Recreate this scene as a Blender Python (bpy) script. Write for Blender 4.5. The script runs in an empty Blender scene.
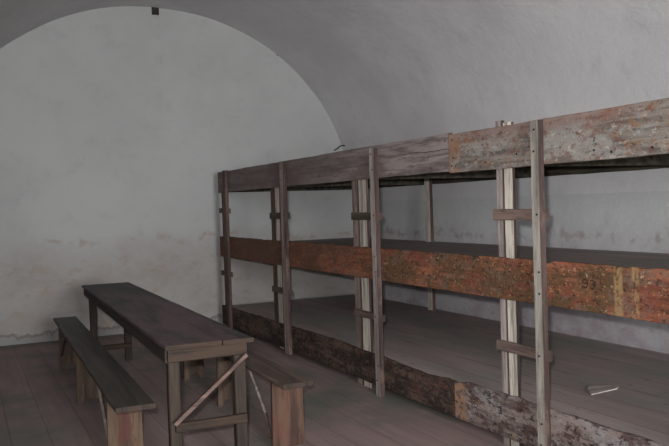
import bpy, math, random
from mathutils import Vector, Matrix, noise
random.seed(7)
SC = bpy.context.scene
COL = SC.collection

# ------------------------------------------------------------------ camera
cam_d = bpy.data.cameras.new('camera'); cam = bpy.data.objects.new('camera', cam_d); COL.objects.link(cam)
F_ = Vector((0.43966111, 0.8978534, -0.02360902)); R_ = Vector((0.89732626, -0.44023425, -0.03161317)); U_ = Vector((0.03877749, 0.00728591, 0.99922131))
M = Matrix.Identity(4)
for i in range(3):
    M[i][0] = R_[i]; M[i][1] = U_[i]; M[i][2] = -F_[i]
M[2][3] = 1.498
cam.matrix_world = M
cam_d.sensor_width = 36; cam_d.lens = 36 * 761.9 / 669; cam_d.clip_start = 0.02
SC.camera = cam

# ------------------------------------------------------------------ light
w = bpy.data.worlds.new('world'); SC.world = w; w.use_nodes = True
w.node_tree.nodes['Background'].inputs[0].default_value = (0.75, 0.8, 0.9, 1)
w.node_tree.nodes['Background'].inputs[1].default_value = 0.4
def area(name, loc, rot, sx, sy, power, col=(1, 1, 1)):
    d = bpy.data.lights.new(name, 'AREA'); d.shape = 'RECTANGLE'; d.size = sx; d.size_y = sy; d.energy = power; d.color = col
    o = bpy.data.objects.new(name, d); COL.objects.link(o); o.location = loc; o.rotation_euler = rot; return o
# added area light, as daylight from an invented window behind the camera
area('added_window_light', (0.8, -5.95, 1.95), (math.radians(90), 0, 0), 1.6, 1.5, 880, (0.985, 0.99, 1.0))
# the camera's own small flash
fl = bpy.data.lights.new('camera_flash', 'SPOT'); fl.energy = 900; fl.shadow_soft_size = 0.03; fl.spot_size = math.radians(78); fl.spot_blend = 1.0
fo = bpy.data.objects.new('camera_flash', fl); COL.objects.link(fo)
fo.matrix_world = M.copy(); fo.location = Vector((0, 0, 1.498)) + U_ * 0.09 - R_ * 0.06
SC.view_settings.view_transform = 'Standard'; SC.view_settings.look = 'None'
SC.view_settings.gamma = 1; SC.view_settings.use_curve_mapping = False; SC.view_settings.exposure = -0.25

# ------------------------------------------------------------------ materials
def srgb(h):
    return tuple(((c / 255) / 12.92 if c <= 10 else ((c / 255 + 0.055) / 1.055) ** 2.4) for c in h) + (1,)
class NT:
    def __init__(s, name):
        s.m = bpy.data.materials.new(name); s.m.use_nodes = True; s.t = s.m.node_tree; s.b = s.t.nodes['Principled BSDF']
        s.co = s.t.nodes.new('ShaderNodeTexCoord').outputs['Object']
    def n(s, typ, **k):
        x = s.t.nodes.new(typ)
        for a, v in k.items(): setattr(x, a, v)
        return x
    def l(s, a, b): s.t.links.new(a, b)
    def mapping(s, scale, loc=(0, 0, 0)):
        x = s.n('ShaderNodeMapping'); x.inputs['Scale'].default_value = scale; x.inputs['Location'].default_value = loc
        s.l(s.co, x.inputs['Vector']); return x.outputs[0]
    def noise(s, scale, stretch=(1, 1, 1), detail=6, rough=0.6, loc=(0, 0, 0), dist=0):
        x = s.n('ShaderNodeTexNoise'); x.inputs['Scale'].default_value = scale; x.inputs['Detail'].default_value = detail
        x.inputs['Roughness'].default_value = rough; x.inputs['Distortion'].default_value = dist
        s.l(s.mapping(stretch, loc), x.inputs['Vector']); return x.outputs['Fac']
    def ramp(s, fac, a, b, va=0.0, vb=1.0):
        x = s.n('ShaderNodeMapRange'); x.interpolation_type = 'SMOOTHSTEP'
        for i, v in zip((1, 2, 3, 4), (a, b, va, vb)): x.inputs[i].default_value = v
        s.l(fac, x.inputs[0]); return x.outputs[0]
    def math(s, op, a, b=None):
        x = s.n('ShaderNodeMath', operation=op)
        for i, v in enumerate((a, b)):
            if v is None: continue
            if isinstance(v, (int, float)): x.inputs[i].default_value = v
            else: s.l(v, x.inputs[i])
        return x.outputs[0]
    def mix(s, fac, a, b):
        x = s.n('ShaderNodeMix', data_type='RGBA')
        for i, v in ((0, fac), (6, a), (7, b)):
            if isinstance(v, (int, float, tuple)): x.inputs[i].default_value = v
            else: s.l(v, x.inputs[i])
        return x.outputs[2]
    def sep(s):
        x = s.n('ShaderNodeSeparateXYZ'); s.l(s.co, x.inputs[0]); return x.outputs
    def done(s, col, rough=0.8, bump=None, bs=0.3, bd=0.01, spec=0.3):
        if isinstance(col, tuple): s.b.inputs['Base Color'].default_value = col
        else: s.l(col, s.b.inputs['Base Color'])
        if isinstance(rough, (int, float)): s.b.inputs['Roughness'].default_value = rough
        else: s.l(rough, s.b.inputs['Roughness'])
        s.b.inputs['Specular IOR Level'].default_value = spec
        if bump is not None:
            x = s.n('ShaderNodeBump'); x.inputs['Strength'].default_value = bs; x.inputs['Distance'].default_value = bd
            s.l(bump, x.inputs['Height']); s.l(x.outputs[0], s.b.inputs['Normal'])
        return s.m

def mat_plaster(name, base, base2, stain=None, low=1.1, dirty=0.0):
    s = NT(name)
    c = s.mix(s.ramp(s.noise(0.7, detail=3), 0.35, 0.65), srgb(base), srgb(base2))
    c = s.mix(s.math('MULTIPLY', s.ramp(s.noise(3.5, loc=(3, 1, 7), detail=8, rough=0.7), 0.5, 0.75), 0.35), c, srgb(tuple(int(v * 0.86) for v in base)))
    c = s.mix(s.math('MULTIPLY', s.ramp(s.noise(38, detail=2), 0.68, 0.76), 0.4), c, srgb((150, 140, 130)))
    h = s.noise(6, detail=10, rough=0.72)
    if stain:
        z = s.sep()[2]
        zz = s.math('ADD', z, s.math('MULTIPLY', s.math('SUBTRACT', s.noise(1.6, loc=(9, 4, 2), detail=8, rough=0.7), 0.5), 0.55))
        lowm = s.ramp(zz, low + 0.2, low - 0.4)
        # the lower part of the wall: old limewash, ochre and pink damp patches
        st = s.mix(s.ramp(s.noise(2.1, (1, 1, 1.6), 8, 0.7, (1, 7, 3)), 0.4, 0.62), srgb(stain[0]), srgb(stain[1]))
        st = s.mix(s.math('MULTIPLY', s.ramp(s.noise(4.5, (1, 1, 1.7), 9, 0.75, (5, 2, 8)), 0.53, 0.62), 0.6), st, srgb(stain[2]))
        st = s.mix(s.math('MULTIPLY', s.ramp(s.noise(3.2, (1, 1, 2.5), 9, 0.8, (2, 9, 1), 1.0), 0.60, 0.64), 0.6), st, srgb(stain[3]))
        c = s.mix(s.math('MULTIPLY', lowm, 0.75), c, st)
        # thin dirty line where the limewash ends
        ln = s.math('MULTIPLY', s.ramp(zz, low - 0.06, low), s.ramp(zz, low + 0.06, low))
        c = s.mix(s.math('MULTIPLY', s.math('MULTIPLY', ln, s.ramp(s.noise(5, detail=6), 0.45, 0.6)), 0.5), c, srgb(stain[2]))
        # flaked-off plaster right above the floor
        fz = s.math('ADD', z, s.math('MULTIPLY', s.math('SUBTRACT', s.noise(4.2, (1, 1, 0.6), 7, 0.75, (4, 4, 4)), 0.5), 0.34))
        c = s.mix(s.math('MULTIPLY', s.ramp(fz, 0.095, 0.075), 0.9), c, srgb(stain[4]))
        edge = s.math('MULTIPLY', s.ramp(fz, 0.07, 0.085), s.ramp(fz, 0.12, 0.1))
        c = s.mix(s.math('MULTIPLY', edge, 0.8), c, srgb(stain[3]))
    return s.done(c, 0.95, h, 0.45, 0.02, 0.1)

def mat_wood(name, axis, c1, c2, patches=(), rough=0.75, grain=1.0, gs=16, spec=0.3, bs=0.35, extra=None):
    """axis 0/1/2: grain direction. patches: (colour, noise scale, lo, hi, amount, along-stretch)."""
    s = NT(name)
    st = [1.0, 1.0, 1.0]; st[axis] = 0.07
    g = s.noise(gs, tuple(st), 8, 0.65, dist=0.4)
    c = s.mix(s.ramp(g, 0.38, 0.6), srgb(tuple(int(v * 0.88) for v in c1)), srgb(tuple(int(v * 1.08) for v in c2)))
    fine = s.noise(gs * 3.5, tuple(st), 5, 0.7)
    c = s.mix(s.math('MULTIPLY', s.ramp(fine, 0.52, 0.64), 0.6 * grain), c, srgb(tuple(int(v * 0.55) for v in c1)))
    for i, (pc, ps, lo, hi, am, al) in enumerate(patches):
        st2 = [1.0, 1.0, 1.0]; st2[axis] = al
        c = s.mix(s.math('MULTIPLY', s.ramp(s.noise(ps, tuple(st2), 9, 0.75, (i * 3.1 + 1, i * 5.7, i * 2.3 + 4), 0.15), lo, hi), am), c, srgb(pc))
    if extra: c = extra(s, c)
    return s.done(c, rough, s.math('ADD', g, s.math('MULTIPLY', fine, 0.5)), bs, 0.006, spec)

M_WALL = mat_plaster('far_wall_plaster', (168, 169, 168), (162, 163, 162), ((152, 147, 142), (142, 134, 129), (140, 120, 102), (112, 102, 97), (134, 134, 132)), 1.12)
M_WALLR = mat_plaster('right_wall_plaster', (186, 187, 187), (193, 193, 193), ((176, 172, 174), (150, 136, 144), (136, 108, 108), (98, 84, 92), (132, 130, 129)), 1.14)
M_VAULT = mat_plaster('vault_plaster', (192, 190, 192), (203, 202, 202))
def floor_mat():
    s = NT('floor_planks'); o = s.sep()
    u = s.math('DIVIDE', o[0], 0.24); fr = s.math('FRACT', u); fl_ = s.math('FLOOR', u)
    wn = s.n('ShaderNodeTexWhiteNoise', noise_dimensions='1D'); s.l(fl_, wn.inputs['W'])
    g = s.noise(12, (1, 0.07, 1), 8, 0.65)
    c = s.mix(s.ramp(g, 0.3, 0.7), srgb((126, 108, 105)), srgb((142, 124, 121)))
    c = s.mix(s.math('MULTIPLY', wn.outputs[0], 0.12), c, srgb((106, 100, 94)))
    c = s.mix(s.ramp(s.noise(1.1, detail=5, loc=(2, 8, 0)), 0.42, 0.66), c, srgb((104, 103, 96)))
    c = s.mix(s.math('MULTIPLY', s.ramp(s.noise(9, detail=8, rough=0.8), 0.6, 0.75), 0.35), c, srgb((60, 52, 50)))
    gap = s.math('ADD', s.ramp(fr, 0.03, 0.0), s.ramp(fr, 0.97, 1.0))
    c = s.mix(s.math('MULTIPLY', gap, 0.3), c, srgb((56, 50, 47)))
    return s.done(c, 0.85, s.math('SUBTRACT', g, gap), 0.4, 0.006, 0.2)
M_FLOOR = floor_mat()
XF = 2.902; TB = 0.033; DX0 = XF + TB + 0.002
def deck_mat(name, c1, c2, c3):
    s = NT(name)
    g = s.noise(11, (1, 0.06, 1), 8, 0.65)
    c = s.mix(s.ramp(g, 0.3, 0.7), srgb(c1), srgb(c2))
    c = s.mix(s.math('MULTIPLY', s.ramp(s.noise(1.6, (1, 0.5, 1), 6, 0.6, (5, 3, 1)), 0.42, 0.6), 0.7), c, srgb(c3))
    c = s.mix(s.math('MULTIPLY', s.ramp(s.noise(24, (1, 0.3, 1), 5), 0.62, 0.72), 0.5), c, srgb(tuple(int(v * 0.5) for v in c1)))
    fr = s.math('FRACT', s.math('DIVIDE', s.math('SUBTRACT', s.sep()[0], DX0), 0.28))
    gap = s.math('MULTIPLY', s.math('ADD', s.ramp(fr, 0.025, 0.0), s.ramp(fr, 0.975, 1.0)), s.ramp(s.noise(2.2, (1, 0.5, 1), 5, 0.7, (8, 8, 8)), 0.40, 0.56))
    c = s.mix(s.math('MULTIPLY', gap, 0.75), c, srgb((46, 40, 36)))
    c = s.mix(s.math('MULTIPLY', s.ramp(s.noise(30, (1, 0.5, 1), 7, 0.8, (2, 1, 9)), 0.56, 0.66), 0.4), c, srgb((180, 166, 160)))
    return s.done(c, 0.85, g, 0.4, 0.005, 0.2)
M_DECK = deck_mat('deck_boards', (152, 137, 134), (168, 153, 150), (138, 139, 132))
M_DECKD = mat_wood('dark_back_rail_wood', 1, (50, 48, 40), (72, 66, 56), ((( 96, 88, 74), 9, 0.6, 0.7, 0.4, 0.15),), 0.85)
def stripes(s, c):
    y = s.sep()[1]
    for a, b in ((2.635, 2.675), (2.735, 2.785)):
        m = s.math('MULTIPLY', s.ramp(y, a - 0.012, a + 0.008), s.ramp(y, b + 0.012, b - 0.008))
        m = s.math('MULTIPLY', m, s.ramp(s.noise(34, (1, 1, 0.6), 7, 0.8), 0.43, 0.54))
        c = s.mix(s.math('MULTIPLY', m, 0.8), c, srgb((148, 122, 84)))
    # the far half is a darker brown
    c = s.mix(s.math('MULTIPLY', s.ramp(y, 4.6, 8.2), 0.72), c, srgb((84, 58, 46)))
    return c
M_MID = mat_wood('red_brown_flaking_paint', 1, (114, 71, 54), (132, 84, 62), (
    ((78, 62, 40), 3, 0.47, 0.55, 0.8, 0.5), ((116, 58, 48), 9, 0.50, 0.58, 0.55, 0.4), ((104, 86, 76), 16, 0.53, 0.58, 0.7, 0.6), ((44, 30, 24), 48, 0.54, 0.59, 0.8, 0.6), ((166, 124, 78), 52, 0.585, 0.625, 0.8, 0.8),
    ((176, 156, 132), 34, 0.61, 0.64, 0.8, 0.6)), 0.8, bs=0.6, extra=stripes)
def orange_end(s, c):
    y = s.sep()[1]
    m = s.math('MULTIPLY', s.ramp(y, 4.04, 4.08), s.ramp(s.noise(14, (1, 1, 1), 7, 0.75), 0.38, 0.55))
    c = s.mix(s.math('MULTIPLY', m, 0.85), c, srgb((138, 104, 80)))
    # red paint that is left along the upper edge
    z = s.sep()[2]
    r = s.math('MULTIPLY', s.ramp(s.math('ADD', z, s.math('MULTIPLY', s.noise(7, (1, 0.5, 1), 8, 0.75, (7, 7, 1)), 0.22)), 1.93, 2.02), s.math('MULTIPLY', s.ramp(y, 2.4, 2.9), s.ramp(y, 4.2, 3.9)))
    return s.mix(s.math('MULTIPLY', r, 0.45), c, srgb((116, 76, 66)))
M_TOPN = mat_wood('grey_board_with_red_paint_remains', 1, (106, 99, 93), (124, 117, 110), (
    ((122, 80, 66), 3.4, 0.51, 0.58, 0.6, 0.4), ((128, 100, 76), 14, 0.52, 0.59, 0.7, 0.5), ((140, 137, 132), 7, 0.50, 0.57, 0.7, 0.4), ((108, 64, 54), 26, 0.55, 0.60, 0.7, 0.6), ((48, 38, 33), 40, 0.575, 0.61, 0.9, 0.6), ((164, 160, 152), 34, 0.57, 0.61, 0.7, 0.6)), 0.8, extra=orange_end)
def far_tone_split(s, c):
    y = s.sep()[1]
    c = s.mix(s.math('MULTIPLY', s.ramp(y, 4.8, 6.9), 0.65), c, srgb((96, 83, 79)))  # darker and browner towards the far end
    zl = s.math('SUBTRACT', s.sep()[2], s.math('ADD', 1.845, s.math('MULTIPLY', s.math('SUBTRACT', s.noise(5), 0.5), 0.03)))
    ck = s.math('MULTIPLY', s.ramp(s.math('ABSOLUTE', zl), 0.004, 0.001), s.ramp(y, 4.95, 4.7))   # split in the board's end
    return s.mix(ck, c, srgb((44, 34, 32)))
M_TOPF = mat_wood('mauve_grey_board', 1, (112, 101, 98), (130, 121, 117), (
    ((98, 82, 77), 3.5, 0.5, 0.58, 0.7, 0.3), ((132, 100, 90), 7, 0.56, 0.64, 0.5, 0.3), ((76, 64, 58), 20, 0.58, 0.63, 0.6, 0.4), ((140, 136, 130), 12, 0.57, 0.64, 0.5, 0.3)), 0.8, extra=far_tone_split)
def pale_end(s, c):
    y = s.sep()[1]
    m = s.math('MULTIPLY', s.ramp(y, 4.02, 4.12), s.ramp(s.noise(18, (1, 1, 1), 7, 0.75), 0.44, 0.54))
    return s.mix(s.math('MULTIPLY', m, 0.9), c, srgb((148, 112, 82)))
M_BOTN = mat_wood('bottom_board_grey_flakes', 1, (104, 91, 87), (126, 113, 109), (
    ((142, 138, 138), 4, 0.48, 0.56, 0.75, 0.5), ((70, 46, 44), 12, 0.51, 0.57, 0.8, 0.5), ((148, 144, 142), 28, 0.56, 0.60, 0.7, 0.5), ((36, 26, 25), 34, 0.55, 0.59, 0.9, 0.5), ((150, 116, 76), 30, 0.60, 0.63, 0.8, 0.6)), 0.85, bs=0.7, extra=pale_end)
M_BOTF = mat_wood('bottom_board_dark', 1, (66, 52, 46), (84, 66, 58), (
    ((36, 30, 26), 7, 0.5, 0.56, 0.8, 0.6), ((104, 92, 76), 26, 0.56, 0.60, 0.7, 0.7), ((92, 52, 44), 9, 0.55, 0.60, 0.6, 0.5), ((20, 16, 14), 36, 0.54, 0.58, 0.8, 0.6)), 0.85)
def postwood(name, c1, c2): return mat_wood(name, 2, c1, c2, (((66, 50, 43), 16, 0.64, 0.67, 0.9, 0.8), ((120, 100, 92), 5, 0.52, 0.62, 0.4, 0.4), ((80, 66, 60), 9, 0.56, 0.64, 0.4, 0.2)), 0.8)
M_POSTG = postwood('weathered_grey_post', (132, 127, 119), (148, 143, 134))
M_POSTL = postwood('light_planed_post', (176, 169, 157), (194, 187, 174))
M_POSTM = postwood('mauve_grey_post', (140, 130, 126), (154, 144, 140))
M_POSTR = postwood('reddish_brown_post', (116, 102, 97), (132, 117, 112))
M_POSTD = postwood('dark_brown_post', (72, 56, 50), (88, 70, 62))
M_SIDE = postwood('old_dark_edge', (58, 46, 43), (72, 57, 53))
M_RUNG = mat_wood('reddish_rung', 1, (96, 80, 74), (112, 94, 87), (((84, 58, 50), 9, 0.55, 0.65, 0.6, 0.4),), 0.8)
M_RUNGD = mat_wood('dark_rung', 1, (66, 60, 50), (84, 74, 62), (), 0.8)
M_TABLE = mat_wood('dark_table_wood', 1, (42, 39, 35), (54, 49, 46), (((98, 74, 80), 2.4, 0.44, 0.6, 0.7, 0.2), ((30, 26, 24), 12, 0.56, 0.66, 0.6, 0.3), ((104, 92, 84), 40, 0.7, 0.74, 0.6, 0.6)), 0.62, spec=0.3)  # the mauve patches paint the top's sheen into the wood colour
M_TFRAME = mat_wood('brown_table_frame_v', 2, (41, 33, 28), (52, 42, 35), (((44, 36, 32), 8, 0.55, 0.65, 0.6, 0.4), ((96, 82, 72), 22, 0.62, 0.67, 0.6, 0.4)), 0.75)
M_TAPRX = mat_wood('brown_table_frame_x', 0, (42, 31, 24), (52, 39, 30), (((50, 38, 32), 8, 0.55, 0.65, 0.6, 0.4),), 0.75)
M_TAPRY = mat_wood('dark_table_apron', 1, (40, 32, 28), (50, 41, 36), (), 0.75)
M_BRACE = mat_wood('paler_pinkish_brace', 0, (84, 67, 62), (98, 80, 74), (((84, 60, 52), 12, 0.56, 0.66, 0.6, 0.3),), 0.75)
M_BSEAT = mat_wood('dark_bench_seat', 1, (48, 42, 37), (62, 55, 48), (((104, 92, 80), 30, 0.68, 0.73, 0.6, 0.5), ((84, 64, 62), 3, 0.55, 0.68, 0.4, 0.3)), 0.6, spec=0.4)
M_BSEAT2 = mat_wood('brown_bench_seat', 1, (74, 60, 54), (92, 76, 68), (((48, 38, 34), 5, 0.52, 0.66, 0.6, 0.3), ((120, 104, 92), 30, 0.68, 0.73, 0.6, 0.5)), 0.6, spec=0.4)
M_BLEG = mat_wood('bench_leg_ochre_red', 2, (70, 56, 44), (84, 68, 54), (((80, 42, 40), 7, 0.54, 0.62, 0.7, 0.3), ((70, 48, 38), 12, 0.58, 0.66, 0.7, 0.3), ((100, 84, 72), 18, 0.64, 0.7, 0.5, 0.4)), 0.8)
M_BLEG2 = mat_wood('bench_leg_red_brown', 2, (66, 48, 40), (80, 60, 49), (((84, 48, 42), 8, 0.52, 0.62, 0.6, 0.4), ((118, 104, 94), 24, 0.66, 0.7, 0.6, 0.5)), 0.8)
M_BLEGD = mat_wood('bench_leg_brown', 2, (66, 54, 45), (80, 66, 55), (((56, 42, 36), 8, 0.54, 0.64, 0.6, 0.4),), 0.8)
M_STRUT = mat_wood('pale_strut', 2, (108, 99, 92), (122, 112, 104), (), 0.75)
M_STRUTD = mat_wood('dark_strut', 2, (62, 50, 44), (78, 62, 54), (), 0.75)
M_LATH = mat_wood('dusty_lath', 0, (170, 160, 153), (184, 174, 168), (), 0.8)
def plain(name, c, rough=0.6, metal=0.0):
    s = NT(name); g = s.noise(30, detail=5); m = s.done(s.mix(s.ramp(g, 0.35, 0.65), srgb(c), srgb(tuple(int(v * 0.7) for v in c))), rough, g, 0.2, 0.002)
    s.b.inputs['Metallic'].default_value = metal; return m
M_IRON = plain('rusty_dark_iron', (62, 50, 48), 0.7, 0.3)
M_PAINT = plain('dark_faded_paint', (60, 40, 33), 0.8)
M_NAIL = plain('nail_iron', (40, 34, 32), 0.6, 0.3)

# ------------------------------------------------------------------ mesh helpers
class MB:
    def __init__(s): s.v = []; s.f = []; s.mi = []
    def add(s, vs, fs, mi=0):
        b = len(s.v); s.v += [tuple(v) for v in vs]
        for f in fs: s.f.append(tuple(i + b for i in f)); s.mi.append(mi)
    def beam(s, a, b, w, t, side=None, seg=None, jit=0.0, ch=0.004, seed=0, mi=0, side_mi=None, prof=None, cap_mi=None):
        """squared timber from a to b; w across 'side', t across the third axis; corners worn off"""
        a = Vector(a); b = Vector(b); d = b - a; L = d.length; d.normalize()
        sd = Vector(side) if side else Vector((0, 0, 1)); sd = (sd - d * sd.dot(d)).normalized(); up = sd.cross(d)
        n = seg or max(2, int(L / 0.12)); ch = min(ch, w * 0.3, t * 0.3)
        vs = []; fs = []; ms = []
        for i in range(n + 1):
            u = i / n; c = a + d * (L * u)
            def nz(k): return (noise.noise(Vector((u * L * 3.3 + seed * 7.1, k * 13.7, seed * 3.3))) + 0.5 * noise.noise(Vector((u * L * 14 + seed, k * 5.7, 2)))) * jit
            hp = w / 2 + nz(1); hm = w / 2 + nz(2); tp = t / 2 + nz(3) * 0.3; tm = t / 2 + nz(4) * 0.3
            if prof: hp, hm = prof(u * L, hp, hm)
            for (x, y) in ((hp - ch, tp), (-hm + ch, tp), (-hm, tp - ch), (-hm, -tm + ch), (-hm + ch, -tm), (hp - ch, -tm), (hp, -tm + ch), (hp, tp - ch)):
                vs.append(c + sd * x + up * y)
        for i in range(n):
            for k in range(8):
                k2 = (k + 1) % 8
                fs.append((i * 8 + k, i * 8 + k2, (i + 1) * 8 + k2, (i + 1) * 8 + k)); ms.append(side_mi if (side_mi is not None and k in (2, 6, 1, 3, 5, 7)) else mi)
        cm = mi if cap_mi is None else cap_mi
        fs.append(tuple(range(7, -1, -1))); ms.append(cm); fs.append(tuple(n * 8 + k for k in range(8))); ms.append(cm)
        base = len(s.v); s.v += [tuple(v) for v in vs]
        for f, m_ in zip(fs, ms): s.f.append(tuple(i + base for i in f)); s.mi.append(m_)
    def prism(s, pts, y0, y1, axis=1, mi=0):
        """outline in the plane across the given axis"""
        n = len(pts)
        def mk(p, q): return (p[0], q, p[1]) if axis == 1 else ((q, p[0], p[1]) if axis == 0 else (p[0], p[1], q))
        vs = [mk(p, y0) for p in pts] + [mk(p, y1) for p in pts]
        s.add(vs, [(i, (i + 1) % n, n + (i + 1) % n, n + i) for i in range(n)] + [tuple(range(n - 1, -1, -1)), tuple(range(n, 2 * n))], mi)
    def tube(s, pts, r, n=8, mi=0):
        pts = [Vector(p) for p in pts]; vs = []; fs = []
        for i, p in enumerate(pts):
            d = (pts[min(i + 1, len(pts) - 1)] - pts[max(i - 1, 0)]).normalized(); q = d.orthogonal().normalized(); e = d.cross(q)
            if i and (q.dot(lastq) < 0.9): q = (lastq - d * lastq.dot(d)).normalized(); e = d.cross(q)
            lastq = q
            vs += [p + q * r * math.cos(6.2832 * k / n) + e * r * math.sin(6.2832 * k / n) for k in range(n)]
        for i in range(len(pts) - 1):
            for k in range(n): fs.append((i * n + k, i * n + (k + 1) % n, (i + 1) * n + (k + 1) % n, (i + 1) * n + k))
        fs += [tuple(range(n - 1, -1, -1)), tuple((len(pts) - 1) * n + k for k in range(n))]
        s.add(vs, fs, mi)
    def build(s, name, mats, parent=None, label=None, smooth=False, bevel=0):
        me = bpy.data.meshes.new(name); me.from_pydata(s.v, [], s.f); me.update()
        if not isinstance(mats, (list, tuple)): mats = [mats]
        for m in mats: me.materials.append(m)
        for p, m in zip(me.polygons, s.mi): p.material_index = m; p.use_smooth = smooth
        import bmesh
        bm = bmesh.new(); bm.from_mesh(me); bmesh.ops.recalc_face_normals(bm, faces=bm.faces)
        if bevel: bmesh.ops.bevel(bm, geom=[e for e in bm.edges if e.calc_face_angle(0) > 0.6], offset=bevel, segments=2, affect='EDGES')
        bm.to_mesh(me); bm.free()
        o = bpy.data.objects.new(name, me); COL.objects.link(o)
        if parent: o.parent = parent
        if label: o['label'] = label
        return o
def tag(o, label, cat, group=None):
    o['label'] = label; o['category'] = cat
    if group: o['group'] = group
def thing(name, label, cat, loc=(0, 0, 0), rz=0):
    o = bpy.data.objects.new(name, None); COL.objects.link(o); o.location = loc; o.rotation_euler = (0, 0, rz); o.empty_display_size = 0.1
    tag(o, label, cat); return o
def struct(o): o['kind'] = 'structure'; return o

# ------------------------------------------------------------------ room
XL, XR, YN, YF = -0.45, 4.95, -6.0, 9.528
XC = (XL + XR) / 2; RX = (XR - XL) / 2; ZS = 1.528; RZ = 2.51
def wob(p, a): return (noise.noise(Vector(p) * 0.9) + 0.5 * noise.noise(Vector(p) * 2.3)) * a
mb = MB(); nx, ny = 30, 60
mb.add([(XL - 0.3, YN - 0.3, -0.1), (XR + 0.3, YN - 0.3, -0.1), (XR + 0.3, YF + 0.3, -0.1), (XL - 0.3, YF + 0.3, -0.1), (XL - 0.3, YN - 0.3, 0), (XR + 0.3, YN - 0.3, 0), (XR + 0.3, YF + 0.3, 0), (XL - 0.3, YF + 0.3, 0)],
       [(3, 2, 1, 0), (4, 5, 6, 7), (0, 1, 5, 4), (1, 2, 6, 5), (2, 3, 7, 6), (3, 0, 4, 7)])
struct(mb.build('floor', M_FLOOR))
def sheet(name, mat, P, nu, nv, thick, smooth=True):
    """P(u,v) -> inner surface point and outward normal; closed slab"""
    m = MB(); vs = []
    for side in (0, 1):
        for i in range(nu + 1):
            for j in range(nv + 1):
                p, n = P(i / nu, j / nv); vs.append(Vector(p) + Vector(n) * (thick * side))
    k = nv + 1; off = (nu + 1) * k; fs = []
    for i in range(nu):
        for j in range(nv):
            a, b, c, d = i * k + j, i * k + j + 1, (i + 1) * k + j + 1, (i + 1) * k + j
            fs.append((a, b, c, d)); fs.append((d + off, c + off, b + off, a + off))
    for i in range(nu): fs += [(i * k, (i + 1) * k, (i + 1) * k + off, i * k + off), (i * k + nv, i * k + nv + off, (i + 1) * k + nv + off, (i + 1) * k + nv)]
    for j in range(nv): fs += [(j, j + off, j + 1 + off, j + 1), (nu * k + j, nu * k + j + 1, nu * k + j + 1 + off, nu * k + j + off)]
    m.add(vs, fs); return struct(m.build(name, mat, smooth=False))
def shade(o):
    for p in o.data.polygons: p.use_smooth = True
    o.data.set_sharp_from_angle(angle=math.radians(40))
    return o
def vault(u, v):
    t = math.pi * u; y = YN + (YF - YN + 0.02) * v
    d = wob((math.cos(t) * 2, y * 0.6, math.sin(t) * 2), 0.02)
    return (XC + (RX + d) * math.cos(t), y, ZS + (RZ + d) * math.sin(t)), (math.cos(t), 0, math.sin(t))
shade(sheet('ceiling', M_VAULT, vault, 64, 60, 0.2))
sheet('wall_right', M_WALLR, lambda u, v: ((XR + wob((9, u * 12, v * 2), 0.01) * min(1, 4 * (1 - v)), YN + (YF - YN) * u, -0.02 + (ZS + 0.02) * v), (1, 0, 0)), 60, 10, 0.2)
sheet('wall_left', M_WALLR, lambda u, v: ((XL, YN + (YF - YN) * u, -0.02 + (ZS + 0.02) * v), (-1, 0, 0)), 30, 6, 0.2)
def lunette(name, y, sgn, mat, hole=None, ext=0.3):
    m = MB(); ts = [math.pi * i / 64 for i in range(65)]
    out = [(XC + (RX + ext) * math.cos(t), ZS + (RZ + ext) * math.sin(t)) for t in ts] + [(XL - ext, -0.02), (XR + ext, -0.02)]
    if not hole:
        m.prism(out, y, y + 0.25 * sgn)
    else:
        x0, x1, z0, z1 = hole; hp = [(x1, z0), (x1, z1), (x0, z1), (x0, z0)]
        # four fans between the outline and the opening
        top = [p for p in out[:65]]
        segs = [[(x1, z1)] + [(x1, z0), (XR + ext, -0.02), top[0]] + [p for p in top[1:16]],
                [(x1, z1)] + top[15:50] + [(x0, z1)], [(x0, z1)] + top[49:65] + [(XL - ext, -0.02), (x0, z0)], [(x0, z0), (XL - ext, -0.02), (XR + ext, -0.02), (x1, z0)]]
        for sg in segs: m.prism(sg, y, y + 0.25 * sgn)
    return struct(m.build(name, mat))
lunette('wall_far', YF, 1, M_WALL)
WH = (0.0, 1.6, 1.2, 2.7)
lunette('wall_near', YN, -1, M_WALL, WH)
# added window frame in the unseen near wall, at the area light
x0, x1, z0, z1 = WH; wf = MB()
for (a, b) in (((x0, z0), (x1, z0)), ((x0, z1), (x1, z1)), ((x0, (z0 + z1) / 2), (x1, (z0 + z1) / 2))): wf.beam((a[0], YN - 0.15, a[1]), (b[0], YN - 0.15, b[1]), 0.05, 0.05)
for xx in (x0 + 0.02, (x0 + x1) / 2, x1 - 0.02): wf.beam((xx, YN - 0.15, z0), (xx, YN - 0.15, z1), 0.05, 0.05, side=(1, 0, 0))
struct(wf.build('added_window_1', M_POSTD))

# ------------------------------------------------------------------ three-tier bunk
YE = 1.32; YS = 9.21
bunk = thing('bunk_platform', 'long three-tier wooden sleeping platform along the right wall, with boards and ladder posts', 'bunk bed', (XF, 5.2, 0))
bunk.location = (0, 0, 0)
def board(name, y0, y1, z0, z1, mat, label, seed, prof=None, jit=0.004, nails=()):
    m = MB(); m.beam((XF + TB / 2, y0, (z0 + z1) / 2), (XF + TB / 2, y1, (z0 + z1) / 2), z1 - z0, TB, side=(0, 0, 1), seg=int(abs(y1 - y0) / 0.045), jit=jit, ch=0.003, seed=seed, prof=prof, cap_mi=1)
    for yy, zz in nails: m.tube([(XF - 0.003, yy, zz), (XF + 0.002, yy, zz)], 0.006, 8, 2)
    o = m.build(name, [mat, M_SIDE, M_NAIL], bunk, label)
    return o
board('front_board', YE, 4.178, 1.684, 1.937, M_TOPN, 'grey board with red and orange paint remains', 1, nails=((2.785, 1.717), (2.535, 1.72), (2.9, 1.735), (4.14, 1.90), (4.13, 1.78), (4.15, 1.73), (3.5, 1.76)))
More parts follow.
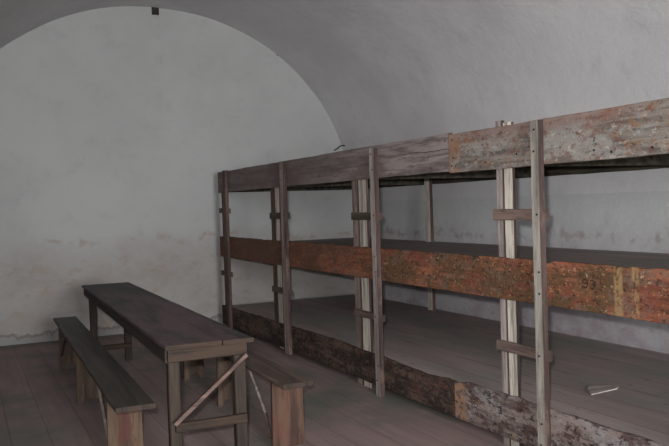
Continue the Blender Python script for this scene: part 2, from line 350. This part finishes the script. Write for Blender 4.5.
board('front_board', 4.182, YS, 1.696, 1.95, M_TOPF, 'mauve-grey weathered board', 2, nails=((4.40, 1.73), (5.16, 1.88), (4.22, 1.90), (6.2, 1.76)))
def midprof(l, hp, hm):
    y = YE + l; return hp - 0.012 * max(0, noise.noise(Vector((y * 9, 3, 1)))) * 2, hm
board('front_board', YE, YS, 0.902, 1.152, M_MID, 'red-brown board with flaking paint', 3, midprof)
def interp(y, t):
    for (a, va), (b, vb) in zip(t, t[1:]):
        if y <= b: return va + (vb - va) * max(0, (y - a)) / (b - a)
    return t[-1][1]
BT = [(1.3, .325), (3.3, .322), (4.0, .322), (4.2, .30), (4.45, .285), (4.8, .288), (5.05, .298), (6.1, .312), (9.3, .285)]
def botprof(y00):
    def f(l, hp, hm):
        y = y00 + l; return interp(y, BT) - 0.19 + (hp - 0.13) + 0.009 * noise.noise(Vector((y * 8, 1, 5))), hm
    return f
board('front_board', YE, 4.188, 0.06, 0.32, M_BOTN, 'lowest board with pale grey flaking paint', 4, botprof(YE), 0.005)
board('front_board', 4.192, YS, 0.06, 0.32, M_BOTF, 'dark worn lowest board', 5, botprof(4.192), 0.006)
def deck(z, th, seed=0):
    m = MB(); rnd = random.Random(seed); x = DX0
    while x < 4.85:
        wd = min(0.28, 4.86 - x); dz = rnd.uniform(0, 0.0008)
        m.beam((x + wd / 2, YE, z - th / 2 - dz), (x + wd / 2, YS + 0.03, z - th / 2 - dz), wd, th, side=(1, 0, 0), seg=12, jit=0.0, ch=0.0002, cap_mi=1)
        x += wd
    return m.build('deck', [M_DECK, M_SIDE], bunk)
for z, sd in ((0.268, 1), (1.046, 2), (1.83, 3)): deck(z, 0.03, seed=sd)
for k, (z0, z1) in enumerate(((0.13, 0.236), (0.90, 1.012), (1.70, 1.80))):
    m = MB(); m.beam((4.83, YE, (z0 + z1) / 2), (4.83, YS + 0.02, (z0 + z1) / 2), z1 - z0, 0.06, side=(0, 0, 1), jit=0.003, seed=k + 20)
    m.build('back_rail', M_DECKD, bunk)
# ladders: (front post y0,y1, top z, mat), rear light post, rear second post, rungs
def post(name, y0, y1, x0, x1, zt, mat, seed, lab=None, side=True, dy=0.0):
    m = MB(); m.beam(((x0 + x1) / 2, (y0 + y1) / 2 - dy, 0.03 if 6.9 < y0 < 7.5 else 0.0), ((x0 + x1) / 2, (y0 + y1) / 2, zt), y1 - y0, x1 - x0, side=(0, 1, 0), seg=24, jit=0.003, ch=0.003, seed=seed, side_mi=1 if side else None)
    # nail heads where the boards are fastened
    if name == 'ladder_post':
        for zz in (0.12, 0.24, 0.62, 0.97, 1.09, 1.41, 1.76, 1.88):
            yy = (y0 + y1) / 2 + random.uniform(-0.015, 0.015); xx = x0
            m.tube([(xx - 0.0035, yy, zz), (xx + 0.004, yy, zz)], 0.006, 8, 2)
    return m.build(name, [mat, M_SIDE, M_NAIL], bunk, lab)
LAD = [
    (8.80, 8.90, M_POSTD, (9.02, 9.12, M_POSTR), (9.13, 9.19, M_POSTD), (8.80, 9.20), 1.955, (1.44, 1.50), (0.665, 0.725), M_RUNGD, M_RUNGD),
    (6.96, 7.06, M_POSTR, (7.263, 7.385, M_POSTL), (7.40, 7.51, M_POSTD), (6.95, 7.47), 1.945, (1.375, 1.44), (0.61, 0.67), M_RUNGD, M_RUNGD),
    (5.125, 5.20, M_POSTM, (5.40, 5.53, M_POSTL), (5.555, 5.65, M_POSTR), (5.11, 5.61), 1.925, (1.370, 1.430), (0.575, 0.63), M_RUNGD, M_RUNG),
    (3.268, 3.336, M_POSTG, (3.582, 3.665, M_POSTL), (3.675, 3.735, M_POSTM), (3.243, 3.735), 1.93, (1.375, 1.44), (0.585, 0.645), M_RUNG, M_RUNG),
    (1.43, 1.53, M_POSTG, (1.70, 1.82, M_POSTL), (1.83, 1.89, M_POSTM), (1.39, 1.90), 1.93, (1.375, 1.44), (0.585, 0.645), M_RUNG, M_RUNG)]
for i, (a, b, fm, (ra, rb, rm), (sa, sb, sm), (ry0, ry1), zt, ru, rl, um, lm) in enumerate(LAD):
    post('ladder_post', a, b, XF - 0.040, XF - 0.001, zt, fm, 30 + i)
    post('rear_post', ra, rb, XF + TB + 0.001, XF + TB + 0.021, 1.80 if i != 3 else 1.957, rm, 40 + i)
    post('rear_post', sa, sb, XF + TB + 0.001, XF + TB + 0.027, 1.80 if i != 3 else 1.975, sm, 50 + i)
    for (z0, z1), mm in ((ru, um), (rl, lm)):
        m = MB(); tl = random.uniform(-0.004, 0.004)
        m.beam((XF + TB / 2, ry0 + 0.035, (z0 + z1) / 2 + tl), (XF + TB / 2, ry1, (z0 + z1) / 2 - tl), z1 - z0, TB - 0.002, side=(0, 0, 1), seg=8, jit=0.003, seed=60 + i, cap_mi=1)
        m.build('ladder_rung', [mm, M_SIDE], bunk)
    yj = (ra + rb) / 2
    for zz in (0.19, 0.965, 1.745):
        m = MB(); m.beam((XF + TB + 0.045, yj + 0.12, zz), (4.80, yj + 0.12, zz), 0.09, 0.05, side=(0, 0, 1), jit=0.002, seed=70 + i); m.build('joist', M_DECKD, bunk)
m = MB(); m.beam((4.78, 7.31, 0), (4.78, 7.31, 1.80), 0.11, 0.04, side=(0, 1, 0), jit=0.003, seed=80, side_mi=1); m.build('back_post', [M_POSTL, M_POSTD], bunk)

# number painted in dark paint on the middle board
m = MB()
def stroke(pts, y0, z0, w=0.036, h=0.045):
    P = [(XF - 0.0015, y0 - px * w, z0 + pz * h) for px, pz in pts]
    for a, b in zip(P, P[1:]): m.beam(a, b, 0.007, 0.003, side=(0, 1, 1) if abs(a[1] - b[1]) < 0.004 else (0, 0, 1), seg=1, ch=0.0008)
stroke([(0.95, 0.62), (0.5, 0.5), (0.05, 0.62), (0.05, 0.88), (0.5, 1.0), (0.95, 0.88), (0.95, 0.4), (0.6, 0.0), (0.2, 0.05)], 3.0, 1.026)
stroke([(0.05, 0.95), (0.6, 1.0), (0.95, 0.8), (0.5, 0.55), (0.95, 0.35), (0.6, 0.0), (0.05, 0.08)], 2.948, 1.024)
m.build('painted_number', M_PAINT, bunk, 'dark painted number 93')

# ------------------------------------------------------------------ table (local axes: x across, y along, origin at the near end)
TX, TY = 0.938, 3.94; ang = -math.atan2(0.12, 3.97)
tb = thing('long_table', 'long dark wooden trestle-like table with a diagonal brace, standing between the two benches', 'table', (TX, TY, 0), ang)
tb['label'] = 'long narrow dark wooden table with diagonal brace at its near end, between two benches'
H = 0.78; TW = 0.47; TL = 3.97
m = MB()
m.beam((0.155, 0.06, H - 0.012), (0.145, TL, H - 0.012), 0.305, 0.024, side=(1, 0, 0), seg=60, jit=0.003, ch=0.005, seed=1, cap_mi=1)
m.beam((0.402, 0.055, H - 0.0125), (0.365, TL, H - 0.0125), 0.172, 0.024, side=(1, 0, 0), seg=60, jit=0.003, ch=0.005, seed=2, cap_mi=1)
m.build('tabletop', [M_TABLE, M_TAPRX], tb)
LW = 0.064
for nm, x in (('side_apron', 0.02), ('side_apron', 0.42)):
    m = MB(); m.beam((x, 0.10, H - 0.062), (x, TL - 0.04, H - 0.062), 0.074, 0.028, side=(0, 0, 1), jit=0.002, seed=3); m.build(nm, M_TAPRY, tb)
for y in (0.078, TL - 0.02):
    m = MB(); m.beam((0.015, y, H - 0.058), (0.45, y, H - 0.058), 0.066, 0.028, side=(0, 0, 1), jit=0.002, seed=4); m.build('end_apron', M_TAPRX, tb)
for x, y in ((0.052, 0.126), (0.418, 0.126), (0.083, TL - 0.062), (0.412, TL - 0.062)):
    m = MB(); m.beam((x, y, 0), (x, y, H - 0.026), LW, LW, side=(1, 0, 0), seg=16, jit=0.003, ch=0.005, seed=x * 50 + y); m.build('leg', M_TFRAME, tb)
for y, z, xa, xb in ((0.078, 0.335, 0.045, 0.44), (TL - 0.11, 0.155, 0.05, 0.44)):
    m = MB(); m.beam((xa, y, z), (xb, y, z), 0.05, 0.03, side=(0, 0, 1), jit=0.002, seed=6); m.build('stretcher', M_TAPRX, tb)
m = MB(); m.beam((0.035, 0.052, 0.36), (0.445, 0.052, 0.69), 0.028, 0.02, side=(0, 0, 1), seg=10, jit=0.002, seed=8, side_mi=1)
m.build('diagonal_brace', [M_BRACE, M_TAPRX], tb, 'paler pinkish wooden diagonal brace')

# ------------------------------------------------------------------ benches (local: x across, y along from the near end)
def bench(label, loc, rz, width, L, legs, seat_m, leg_ms, struts, extra=(0, 0, 0), notch=(1, 1, 1)):
    t = thing('bench', label, 'bench', loc, rz); Hs = 0.445
    m = MB(); m.beam((width / 2, 0, Hs - 0.014), (width / 2, L, Hs - 0.014), width, 0.028, side=(1, 0, 0), seg=50, jit=0.003, ch=0.005, seed=L * 3, cap_mi=1); m.build('seat', [seat_m, M_TFRAME], t)
    for (y, lm, ex, nt) in zip(legs, leg_ms, extra, notch):
        e = 0.012; W = width - e + ex; c = width / 2; n = 8
        pts = [(e, Hs - 0.03), (e - 0.004, 0.2), (e - 0.008, 0.0), (e + 0.035, 0.0)]
        pts += [(c + (W - e - 0.07) / 2 * math.cos(math.pi - math.pi * k / n), 0.035 * math.sin(math.pi * k / n) + 0.008) for k in range(n + 1)] if nt else []
        pts += [(W - 0.03, 0.0), (W + 0.008, 0.0), (W + 0.003, 0.2), (W, Hs - 0.03)]
        m = MB(); m.prism(pts, y - 0.016, y + 0.016); m.build('leg', lm, t, bevel=0.003)
    for (p, q, mm) in struts:
        m = MB(); m.beam(p, q, 0.018, 0.016, side=(1, 0, 0), seg=8, jit=0.001, seed=3); m.build('brace', mm, t)
    return t
bench('dark wooden bench on the left side of the table, nearest the open floor', (0.701, 4.175, 0), -math.atan2(0.10, 4.05), 0.218, 4.0, (0.40, 2.03, 3.57), M_BSEAT,
      (M_BLEG, M_BLEGD, M_BLEGD), [((0.03, 0.95, 0.41), (0.03, 0.42, 0.06), M_STRUT), ((0.03, 3.0, 0.41), (0.03, 3.58, 0.12), M_STRUTD)])
bench('brown wooden bench with a reddish near leg, between the table and the bunk', (1.668, 4.17, 0), -math.atan2(0.04, 2.9), 0.19, 2.95, (0.23, 1.40, 2.42), M_BSEAT2,
      (M_BLEG2, M_BLEGD, M_BLEGD), [((0.02, 0.66, 0.41), (0.02, 0.38, 0.19), M_STRUT), ((0.02, 0.40, 0.2), (0.02, 0.30, 0.05), M_STRUTD)], (0.035, 0, 0), (0, 1, 1))

# ------------------------------------------------------------------ small things
m = MB(); m.prism([(-0.14, -0.06), (0.10, -0.04), (0.155, 0.0), (0.145, 0.025), (0.0, 0.10), (-0.06, 0.05)], 0.0, 0.007, axis=2)
o = m.build('wood_lath', M_LATH); o.location = (3.60, 3.59, 0.2705); tag(o, 'short flat broken lath lying on the lowest bunk deck near the nearest ladder', 'wood piece')
t = thing('wall_bracket', 'small dark iron bracket at the crown of the vault on the far wall', 'bracket', (2.272, YF, 3.99))
m = MB(); m.prism([(-0.045, -0.055), (0.045, -0.055), (0.045, 0.055), (-0.045, 0.055)], -0.012, 0.0); m.build('plate', M_IRON, t, bevel=0.003)
m = MB(); m.beam((-0.045, -0.03, 0.05), (0.045, -0.03, 0.05), 0.06, 0.016, side=(0, 1, 0)); m.build('lip', M_IRON, t)
for x in (-0.022, 0.024):
    m = MB(); m.tube([(x, -0.012, -0.035), (x, -0.04, -0.037)], 0.014, 10); m.build('bolt', M_NAIL, t)
m = MB(); m.tube([(0, 0.0, 0.0), (0.02, -0.05, 0.015), (0.05, -0.08, 0.05), (0.09, -0.09, 0.06), (0.15, -0.085, 0.055)], 0.008, 8)
o = m.build('wall_hook', M_IRON, smooth=True); o.location = (4.70, YF, 2.26); tag(o, 'bent iron hook sticking out of the far wall beside the vault, just above the bunk', 'hook')
m = MB(); m.tube([(0, 0.0, 0), (0.03, -0.05, 0.012), (0.06, -0.08, -0.01)], 0.006, 8)
o = m.build('wall_nail', M_IRON, smooth=True); o.location = (3.885, YF, 3.53); tag(o, 'small bent nail on the right shoulder of the arch, far wall', 'nail')
